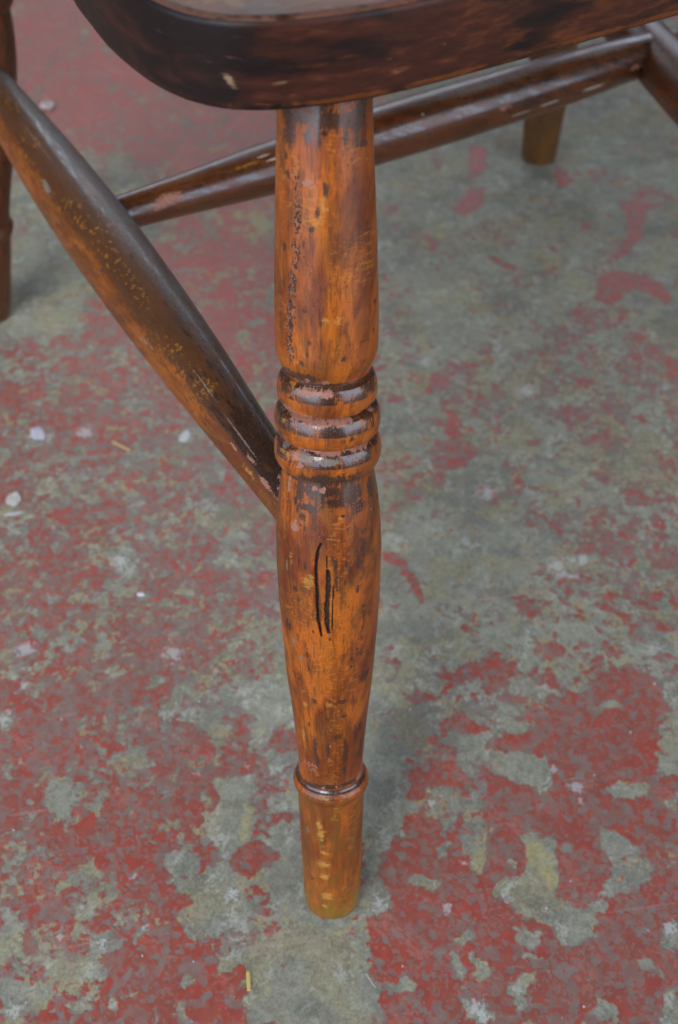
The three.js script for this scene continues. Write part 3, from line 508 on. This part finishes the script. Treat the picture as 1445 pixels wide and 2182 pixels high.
function along(m, a, b, up) {                                // lay a turned piece from a towards b; its angle 0 faces `up`
  const y = b.clone().sub(a).normalize(), z = up.clone().sub(y.clone().multiplyScalar(up.dot(y))).normalize(), x = y.clone().cross(z);
  m.quaternion.setFromRotationMatrix(new THREE.Matrix4().makeBasis(x, y, z)); m.position.copy(a); return m;
}
const ORANGE = [[0.165, 0.034, 0.004], [0.415, 0.100, 0.006], [0.32, 0.118, 0.009], [0.15, 0.030, 0.006], [0.07, 0.022, 0.006], [0.56, 0.23, 0.024]];
const STAIN = [[0.090, 0.028, 0.008], [0.140, 0.040, 0.009], [0.155, 0.063, 0.015], [0.120, 0.025, 0.008], [0.03, 0.014, 0.008], [0.26, 0.13, 0.045]];

// ---------------------------------------------------------------- the chair
const chair = new THREE.Group(); chair.name = 'windsor_chair'; scene.add(chair);
tag(chair, 'brown wooden chair with turned legs, the nearest worn orange and gouged, on flaking red floor', 'chair');
{
  const fields = GOUGES.map(gougeField);
  const dent = (a, t, r) => { let d = 0; if (t > 0.18 && t < 0.245 && Math.abs(a) < 0.6) for (const G of fields) { const q = G(a * r * 1000, t * 1000); d = Math.max(d, Math.min(1, q * 1.8)); } return -0.0018 * d + 0.00022 * (fbm(a * 3 + 5, t * 60, 2) - 0.5); };
  // dark varnish left under the seat edge, in the turned hollows and on the upper halves of the beads
  const dark = (a, t) => {
    let v = 0;
    const bead = (c) => { const x = (t - c) / 7; if (x > -1 && x < 1.12) v = Math.max(v, x > 0.10 ? 0.62 - 0.10 * Math.abs(a) * (x > 0.7 ? 0 : 1) : 0.08); };
    bead(272.5); bead(286.8); bead(301.0);
    for (const c of [265.2, 279.7, 293.9, 308.0, 91.6]) if (Math.abs(t - c) < 1.1) v = Math.max(v, 0.72);
    if (t > 252 && t < 265.5) v = Math.max(v, 0.30 + (t - 252) * 0.022 - (a < -0.75 ? 0.4 : 0));
    if (t > 404) v = Math.max(v, 0.34 + (t - 404) * 0.012);
    if (t < 1.5) v = 0.2;
    return v;
  };
  const m = woodMaterial({ W: 1024, H: 2048, L: LEG, prof: legProfile, seed: 3, pal: ORANGE, dark, marks: LEG_MARKS, gouges: fields, bump: 0.00035, rough0: 0.32, coat: true, low: (t) => [t < 88 ? 0.52 : 0.12, t < 30 ? 0.75 - t * 0.02 : 0] });
  const leg = part('leg', lathe(legProfile, LEG, 250, 60, 0.00055, dent), m, chair);
  leg.userData.label = 'worn orange turned leg with three rings and two dark gouges';
  leg.position.set(0, 0, 0); leg.quaternion.setFromUnitVectors(V3(0, 1, 0), V3(-0.0017849, 0.40149, -0.0984747).normalize());
  // the other legs
  const dull = woodMaterial({ W: 512, H: 1024, L: LEG, prof: legProfile, seed: 9, pal: STAIN, speck: 0.8, dark: (a, t) => 0.34, rough0: 0.30 });
  const gB = lathe(legProfile, LEG, 60, 30, 0.003);
  along(part('leg', gB, dull, chair), V3(-0.2707, 0, -0.5148), V3(-0.2093, 0.4015, -0.4927), V3(0.4, 0, 1)).userData.label = 'dark turned leg at the left edge';
  const gC = lathe(plainProfile, LEG, 60, 30, 0.003), olive = woodMaterial({ W: 256, H: 512, L: LEG, prof: plainProfile, seed: 14, pal: [[0.085, 0.036, 0.007], [0.125, 0.052, 0.009], [0.14, 0.066, 0.012], [0.085, 0.030, 0.008], [0.03, 0.014, 0.008], [0.22, 0.12, 0.02]], speck: 0.8, dark: (a, t) => 0.28, rough0: 0.40 });
  along(part('leg', gC, olive, chair), V3(0.1861, 0, -0.7551), V3(0.187, 0.187, -0.738), V3(-0.2, 0, 1)).userData.label = 'plain brown leg at the far back';
  along(part('leg', gB, dull, chair), V3(0.362, 0, -0.173), V3(0.335, 0.187, -0.200), V3(0, 0, 1));
}
{ // stretchers
  const up = V3(0, 1, 0), A = V3(-0.0009, 0.2127, -0.0522), Bp = V3(-0.2399, 0.2130, -0.5037), C = V3(0.190, 0.1874, -0.737), D = V3(0.335, 0.1874, -0.200);
  const M1 = V3(-0.1457, 0.2058, -0.3257), M2 = V3(0.2457, 0.1905, -0.5832);
  const make = (a, b, P, o, label) => {
    const L = a.distanceTo(b), prof = smoothProfile(P.map(([t, r]) => [t * L, r]), 90);
    const m = part('stretcher', lathe(prof, L, 110, 50, 0.003), woodMaterial({ ...o, L, prof }), chair);
    along(m, a, b, up); if (label) m.userData.label = label; return m;
  };
  // black on top, rubbed back to orange along the outer side, matt grey towards the inside
  make(A, Bp, [[0, 0.0100], [0.05, 0.0108], [0.15, 0.0135], [0.30, 0.0178], [0.45, 0.0203], [0.6, 0.0208], [0.75, 0.0188], [0.9, 0.0150], [1, 0.0120]], {
    W: 512, H: 2048, seed: 21, pal: [[0.15, 0.042, 0.007], [0.28, 0.075, 0.009], [0.26, 0.105, 0.012], [0.14, 0.032, 0.008], [0.04, 0.018, 0.008], [0.42, 0.20, 0.025]], rough0: 0.36, coat: true,
    dark: (a, t) => 0.20 + (a > -0.85 && a < 1.8 ? 0.50 * clamp((150 - t) / 90) : 0.04) + (a > -0.1 && a < 1.8 ? 0.22 * clamp((t - 60) / 90) : 0),
    zone: (a, t) => clamp(0.5 + (a + 1.0 - 0.0004 * t) * 1.5, 0.05, 0.8) * (a > 1.7 ? 0.4 : 1),
    matteGrey: (a, t) => clamp((a + 0.05 + (t > 230 ? 0.2 : 0)) * 2.2) * (0.1 + 0.85 * clamp((t - 70) / 100)) * (a > 1.9 ? 0 : 1),
    marks: [['p', -0.55, 0.032, 1.6, 6, 0.9], ['p', -0.25, 0.040, 1.2, 4, 1], ['p', -0.9, 0.045, 1.2, 5, 1], ['p', -0.75, 0.062, 1, 4, 0.9], ['y', -1.15, 0.058, 1.2, 5, 0.8], ['p', -1.0, 0.075, 0.8, 5, 0.9], ['p', 0.1, 0.034, 1.2, 2, 0.9], ['g', -0.55, 0.075, 0.5, 20, 0.8], ['g', -0.5, 0.115, 0.5, 18, 0.7], ['g', -1.2, 0.17, 0.6, 3, 1], ['g', -1.28, 0.176, 0.5, 2, 1], ['g', -1.15, 0.164, 0.5, 2, 1], ['g', -0.85, 0.325, 2.5, 8, 0.8]] }, 'thick side stretcher, black on top and rubbed orange on its outer side');
  make(M1, M2, [[0, 0.0098], [0.05, 0.0105], [0.15, 0.0128], [0.28, 0.0165], [0.45, 0.0184], [0.6, 0.0188], [0.75, 0.0181], [0.9, 0.0158], [1, 0.0128]], {
    W: 512, H: 1024, seed: 33, pal: STAIN, rough0: 0.24, coat: true,
    dark: (a, t) => (a > 0.75 && a < 1.3 ? 0.5 : t > 400 ? 0.48 : 0.33),
    matteGrey: (a, t) => clamp((0.45 - a) * 3) * 0.5 * clamp((t - 40) / 60),
    marks: [['p', 1.0, 0.050, 4, 9, 0.9], ['p', 1.3, 0.042, 3, 6, 0.8], ['w', 0.7, 0.125, 0.6, 8, 0.8], ['w', 0.55, 0.14, 0.6, 12, 0.7], ['w', 0.45, 0.118, 0.6, 7, 0.7], ['y', 0.6, 0.105, 1, 9, 0.7], ['p', 1.35, 0.30, 2.5, 6, 0.8], ['w', 1.75, 0.34, 1, 12, 0.7], ['w', 1.7, 0.38, 1.2, 14, 0.7], ['w', 1.8, 0.315, 0.8, 14, 0.6], ['p', 1.4, 0.42, 2, 4, 0.8], ['g', 0.35, 0.29, 5, 60, 0.55], ['g', 0.3, 0.40, 5, 40, 0.5], ['w', 0.75, 0.235, 0.7, 0.8, 1]] }, 'glossy dark cross stretcher under the seat');
  make(D, C, [[0, 0.0105], [0.15, 0.0135], [0.35, 0.0185], [0.6, 0.0205], [0.8, 0.018], [1, 0.0120]], { W: 256, H: 512, seed: 41, pal: STAIN, dark: (a) => 0.36, rough0: 0.30 });
}
{ // seat: a thick plank with rounded corners, softened edges and a shallow hollow
  const outline = [[-0.0134, -0.0728], [0.0166, -0.0812], [0.0693, -0.1085], [0.136, -0.1465], [0.21, -0.187], [0.268, -0.216], [0.313, -0.233], [0.340, -0.252], [0.350, -0.288], [0.343, -0.36], [0.317, -0.52], [0.292, -0.66], [0.275, -0.715], [0.247, -0.748], [0.205, -0.757], [0.1, -0.722], [-0.1, -0.632], [-0.2, -0.578], [-0.258, -0.543], [-0.281, -0.513], [-0.276, -0.475], [-0.235, -0.425], [-0.172, -0.30], [-0.1051, -0.1675], [-0.1006, -0.1548], [-0.0929, -0.1384], [-0.0834, -0.119], [-0.0727, -0.1023], [-0.0629, -0.0898], [-0.0502, -0.0788], [-0.0365, -0.0728], [-0.0232, -0.0718]];
  const n = 420, curve = new THREE.CatmullRomCurve3(outline.map(([x, z]) => V3(x, 0, z)), true, 'centripetal'); curve.arcLengthDivisions = 3000;
  const pts = curve.getSpacedPoints(n).slice(0, n), per = curve.getLength();
  const nor = pts.map((_, i) => { const d = pts[(i + 1) % n].clone().sub(pts[(i + n - 1) % n]); return V3(-d.z, 0, d.x).normalize().negate(); });
  const mid = pts.reduce((s, p) => s.add(p), V3(0, 0, 0)).divideScalar(n); if (nor[0].dot(mid.clone().sub(pts[0])) < 0) nor.forEach((v) => v.negate());   // inward
  const Y0 = 0.415, TH = 0.0345, rings = [];                  // [height, inset, scale to the middle]
  rings.push([Y0, 0, 0.02], [Y0, 0.030, 1], [Y0, 0.0035, 1]);
  for (let i = 1; i <= 4; i++) { const a = i / 4 * Math.PI / 2; rings.push([Y0 + 0.0025 - 0.0025 * Math.cos(a), 0.0035 - 0.0030 * Math.sin(a), 1]); }
  rings.push([Y0 + TH * 0.35, 0, 1], [Y0 + TH * 0.7, -0.0004, 1], [Y0 + TH - 0.0032, 0, 1]);
  for (let i = 1; i <= 6; i++) { const a = i / 6 * Math.PI / 2; rings.push([Y0 + TH - 0.0032 + 0.0032 * Math.sin(a), 0.0040 - 0.0040 * Math.cos(a), 1]); }
  const sideEnd = rings.length - 1;
  for (const [y, d] of [[0.0002, 0.010], [-0.0002, 0.018], [-0.0012, 0.027], [-0.0035, 0.04]]) rings.push([Y0 + TH + y, d, 1]);
  for (const [y, s] of [[-0.0065, 0.75], [-0.0085, 0.5], [-0.009, 0.25], [-0.009, 0.01]]) rings.push([Y0 + TH + y, 0.04, s]);
  const pos = rings.flatMap(([y, d, s]) => pts.flatMap((p, i) => { const q = p.clone().addScaledVector(nor[i], d); q.lerp(mid, 1 - s); return [q.x, y, q.z]; }));
  const build = (j0, j1, uvOf) => {
    const P = [], U = [], I = []; let row = 0;
    for (let j = j0; j <= j1; j++, row++) for (let i = 0; i <= n; i++) { const k = (j * n + i % n) * 3; P.push(pos[k], pos[k + 1], pos[k + 2]); U.push(...uvOf(i, j, pos[k], pos[k + 1], pos[k + 2])); }
    for (let j = 0; j < row - 1; j++) for (let i = 0; i < n; i++) { const k = j * (n + 1) + i; I.push(k, k + n + 1, k + 1, k + 1, k + n + 1, k + n + 2); }
    const g = new THREE.BufferGeometry(); g.setAttribute('position', new THREE.Float32BufferAttribute(P, 3)); g.setAttribute('uv', new THREE.Float32BufferAttribute(U, 2)); g.setIndex(I); return g;
  };
  // one closed surface; the edge and the two faces carry their own grain
  const side = build(2, sideEnd, (i, j, x, y) => [i / n, (y - Y0) / TH]), flat = (i, j, x, y, z) => [(x + 0.36) / 0.8, (0.0 - z) / 0.8];
  const top = build(sideEnd, rings.length - 1, flat), under = build(0, 2, flat);
  const g = mergeGeometries([side, top, under], true);
  // normals from the whole surface, so that the edges stay soft
  g.computeVertexNormals();
  { const N = g.attributes.normal, Q = g.attributes.position, map = new Map(); for (let i = 0; i < Q.count; i++) { const key = [Q.getX(i), Q.getY(i), Q.getZ(i)].map((v) => Math.round(v * 2e5)).join(); let e = map.get(key); if (!e) map.set(key, e = [V3(0, 0, 0), []]); e[0].add(V3(N.getX(i), N.getY(i), N.getZ(i))); e[1].push(i); } for (const [v, l] of map.values()) { v.normalize(); for (const i of l) N.setXYZ(i, v.x, v.y, v.z); } }
  const W = 2048, H = 128, perMm = per * 1000;
  // edge: dark stain, redder to the right, rubbed orange along its lower arris and pale along its upper one
  const C = new Uint8Array(W * H * 4), R = new Uint8Array(W * H * 4), B = new Uint8Array(W * H * 4);
  const chips = [[-21, 12.5, 3.2, 1.6, -0.9, 1], [-3.5, 11.5, 3.5, 0.7, 0.1, 0.5], [58, 16, 0.6, 0.6, 0, 0.45], [36, 15, 0.5, 0.7, 0, 0.45]];
  for (let j = 0; j < H; j++) for (let i = 0; i < W; i++) {
    let s = (i + 0.5) / W * perMm; if (s > perMm / 2) s -= perMm; const y = (j + 0.5) / H * TH * 1000, k = (j * W + i) * 4;
    const n1 = fbm(s * 0.03 + 11, y * 0.10, 4), n2 = fbm(s * 0.10 + 40, y * 0.42, 5, T1), n3 = fbm(s * 0.5, y * 2.4, 3), red = step(0.34, 0.70, n1 + clamp(s / 220, -0.22, 0.14));
    let r = 0.013 + 0.046 * red * (0.4 + n2), gg = 0.009 + 0.010 * red * (0.4 + n2), b = 0.008 + 0.005 * red * n2;
    const mixc = (c, m) => { r += (c[0] - r) * m; gg += (c[1] - gg) * m; b += (c[2] - b) * m; };
    mixc([0.16, 0.048, 0.009], step(0.52, 0.82, n2 + clamp((s - 60) / 700, -0.1, 0.14)) * (s > 0 ? 0.4 : 0.08));
    mixc([0.15, 0.045, 0.010], step(0.46, 0.62, n2 + (y > 1.6 && y < 3.9 ? 0.10 : -0.4) + (n3 - 0.5) * 0.3) * (s > -22 ? 0.7 : 0.1));
    mixc([0.19, 0.095, 0.062], step(0.36, 0.66, n2 + (y > 33.3 ? 0.14 : -0.4) + (n3 - 0.5) * 0.4) * 0.6);
    const f = 0.7 + 0.6 * n3; r *= f; gg *= f; b *= f;
    for (const [cs, cy, rs, ry, tilt, st] of chips) { const dx = s - cs, dy = y - cy; if (Math.abs(dx) > 9 || Math.abs(dy) > 9) continue; const u = dx * Math.cos(tilt) + dy * Math.sin(tilt), v = -dx * Math.sin(tilt) + dy * Math.cos(tilt); mixc([0.25, 0.17, 0.09], step(1.1, 0.5, Math.hypot(u / rs, v / ry) + (n3 - 0.5) * 1.3 + (n2 - 0.5) * 0.8) * st); }
    put3(C, k, r, gg, b); put1(R, k, 0.32 + 0.16 * n2); put1(B, k, 0.5 + 0.3 * n3);
  }
  const edgeMat = new THREE.MeshPhysicalMaterial({ map: dataTex(C, W, H, true, true), roughnessMap: dataTex(R, W, H, false, true), bumpMap: dataTex(B, W, H, false, true), bumpScale: 0.0003, specularIntensity: 0.45 });
  const tW = 1024, tC = new Uint8Array(tW * tW * 4), tR = new Uint8Array(tW * tW * 4);
  for (let j = 0; j < tW; j++) for (let i = 0; i < tW; i++) {
    const x = i / tW * 800 - 360, z = -j / tW * 800, k = (j * tW + i) * 4, u = x * 0.885 - z * 0.465, v = x * 0.465 + z * 0.885;
    const n1 = fbm(u * 0.012, v * 0.05 + 9, 4), n2 = fbm(u * 0.05, v * 0.6, 3, T1), n3 = fbm(u * 0.09 + 30, v * 0.11, 4), st = step(0.58, 0.70, fbm(u * 0.06 + 90, v * 0.05 + 40, 3));
    let r = 0.075 + 0.11 * n1, g2 = 0.036 + 0.055 * n1, b = 0.018 + 0.030 * n1; const f = 0.7 + 0.6 * n2; r *= f; g2 *= f; b *= f;
    const w = step(0.52, 0.66, n3); r += (0.24 - r) * w * 0.6; g2 += (0.15 - g2) * w * 0.6; b += (0.095 - b) * w * 0.6;
    r += (0.09 - r) * st * 0.5; g2 += (0.085 - g2) * st * 0.5; b += (0.085 - b) * st * 0.5;
    put3(tC, k, r, g2, b); put1(tR, k, 0.42 + 0.2 * n3);
  }
  const faceMat = new THREE.MeshPhysicalMaterial({ map: dataTex(tC, tW, tW, true, true), roughnessMap: dataTex(tR, tW, tW, false, true), specularIntensity: 0.5 });
  part('seat', g, [edgeMat, faceMat, faceMat], chair).userData.label = 'thick dark brown seat plank with a rounded corner';
}

// ---------------------------------------------------------------- scraps on the floor
function straw(name, label, a, b, w, color) {
  const A = V3(a[0], w * 0.5, a[1]), Bq = V3(b[0], w * 0.5, b[1]), L = A.distanceTo(Bq);
  const g = new THREE.CylinderGeometry(w / 2, w / 2 * 0.92, L, 14, 12, false), P = g.attributes.position;
  for (let i = 0; i < P.count; i++) { const y = P.getY(i), k = 1 + 0.10 * Math.sin(y / L * 30) + 0.12 * (vn(y * 900 + 3, P.getX(i) * 900) - 0.5); P.setXYZ(i, P.getX(i) * k, y, P.getZ(i) * 0.62 * k + 0.05 * w * Math.sin(y / L * 3)); }
  g.computeVertexNormals();
  const m = solid(new THREE.Mesh(g, new THREE.MeshStandardMaterial({ color: new THREE.Color().setRGB(...color), roughness: 0.6 }))); m.name = name;
  const y = Bq.clone().sub(A).normalize(), z = V3(0, 1, 0), x = y.clone().cross(z).normalize(); m.quaternion.setFromRotationMatrix(new THREE.Matrix4().makeBasis(x, y, z)); m.position.copy(A).lerp(Bq, 0.5); m.position.y = w * 0.30;
  scene.add(m); return tag(m, label, 'straw');
}
straw('straw_piece', 'short yellow piece of straw near the bottom edge, left of the orange leg', [-0.0424, 0.0388], [-0.0414, 0.0488], 0.0022, [0.55, 0.42, 0.14]);
straw('straw_piece_001', 'tan splinter of straw lying under the thick side stretcher', [-0.158, -0.3637], [-0.144, -0.3537], 0.0026, [0.40, 0.28, 0.13]);
straw('straw_piece_002', 'thin pale straw stalk right of the straw by the bottom edge', [0.0172, 0.0396], [0.0219, 0.0471], 0.0007, [0.45, 0.42, 0.32]);
function flake(name, label, x, z, sx, sz, h, turn, color, seed) {
  const g = new THREE.SphereGeometry(1, 26, 10), P = g.attributes.position;
  for (let i = 0; i < P.count; i++) { const v = V3(P.getX(i), P.getY(i), P.getZ(i)), a = Math.atan2(v.z, v.x), k = 0.62 + 0.40 * vn(2.4 * Math.cos(a) + seed, 2.4 * Math.sin(a) + seed * 3) + 0.34 * Math.round(3 * vn(1.5 * Math.cos(a) + seed * 5, 1.5 * Math.sin(a) + 4)) / 3; P.setXYZ(i, v.x * sx * k, h * (0.5 + 0.5 * Math.sign(v.y) * Math.pow(Math.abs(v.y), 0.4)) * (0.35 + 1.2 * vn(v.x * 2.6 + seed, v.z * 2.6 + 8)), v.z * sz * k); }
  g.computeVertexNormals();
  const m = solid(new THREE.Mesh(g, new THREE.MeshStandardMaterial({ color: new THREE.Color().setRGB(...color), roughness: 0.85 }))); m.name = name; m.position.set(x, 0.0002, z); m.rotation.y = turn; scene.add(m); return tag(m, label, 'flake');
}
flake('paint_flake', 'square white flake on the red floor at the left edge', -0.2183, -0.3046, 0.0052, 0.0075, 0.0012, 0.1, [0.46, 0.45, 0.41], 3);
flake('paint_flake_001', 'thin white sliver just in front of the square white flake', -0.2160, -0.2905, 0.0060, 0.0018, 0.0008, 0.15, [0.42, 0.42, 0.40], 8);
flake('paint_flake_002', 'ragged lilac white flake beyond the square white flake at left', -0.2128, -0.3723, 0.0046, 0.0075, 0.0012, 0.5, [0.46, 0.45, 0.49], 12);
flake('paint_flake_003', 'small oval white flake beside the side stretcher', -0.1065, -0.3697, 0.0034, 0.0065, 0.0012, -0.3, [0.44, 0.45, 0.42], 21);
flake('paint_flake_004', 'tiny white crumb on mottled red floor left of the gouged leg', -0.1229, -0.2173, 0.0022, 0.0014, 0.0010, 0, [0.55, 0.56, 0.58], 31);
flake('paint_flake_005', 'pinkish white flake beyond the upper end of the side stretcher', -0.2776, -0.8475, 0.0065, 0.0075, 0.003, 0.6, [0.42, 0.37, 0.36], 44);

{ // sandy grit, past counting
  const n = 2600, g = new THREE.IcosahedronGeometry(1, 0), m = new THREE.InstancedMesh(g, new THREE.MeshStandardMaterial({ roughness: 0.9 }), n), M = new THREE.Matrix4(), Q = new THREE.Quaternion(), E = new THREE.Euler(), c = new THREE.Color();
  for (let i = 0; i < n; i++) {
    const a = rnd(i, 1 + (i >> 8)), b = rnd(i, 40 + (i >> 8)), s = 0.00022 + 0.0006 * Math.pow(rnd(i, 80 + (i >> 8)), 5), t = rnd(i, 120 + (i >> 8)), x = -0.42 + 0.84 * a, z = 0.12 - 1.25 * b;
    Q.setFromEuler(E.set(a * 40, b * 30, t * 20)); M.compose(V3(x, s * 0.35, z), Q, V3(s * 1.2, s * 0.8, s)); m.setMatrixAt(i, M);
    const l = 0.10 + 0.34 * t; c.setRGB(l, l * 0.97, l * 0.86); if (b > 0.9) c.setRGB(0.26, 0.07, 0.05); m.setColorAt(i, c);
  }
  solid(m); m.name = 'grit'; m.userData.kind = 'stuff'; m.userData.label = 'fine sandy grit scattered over the floor'; m.userData.category = 'grit'; scene.add(m);
}

renderer.render(scene, camera);
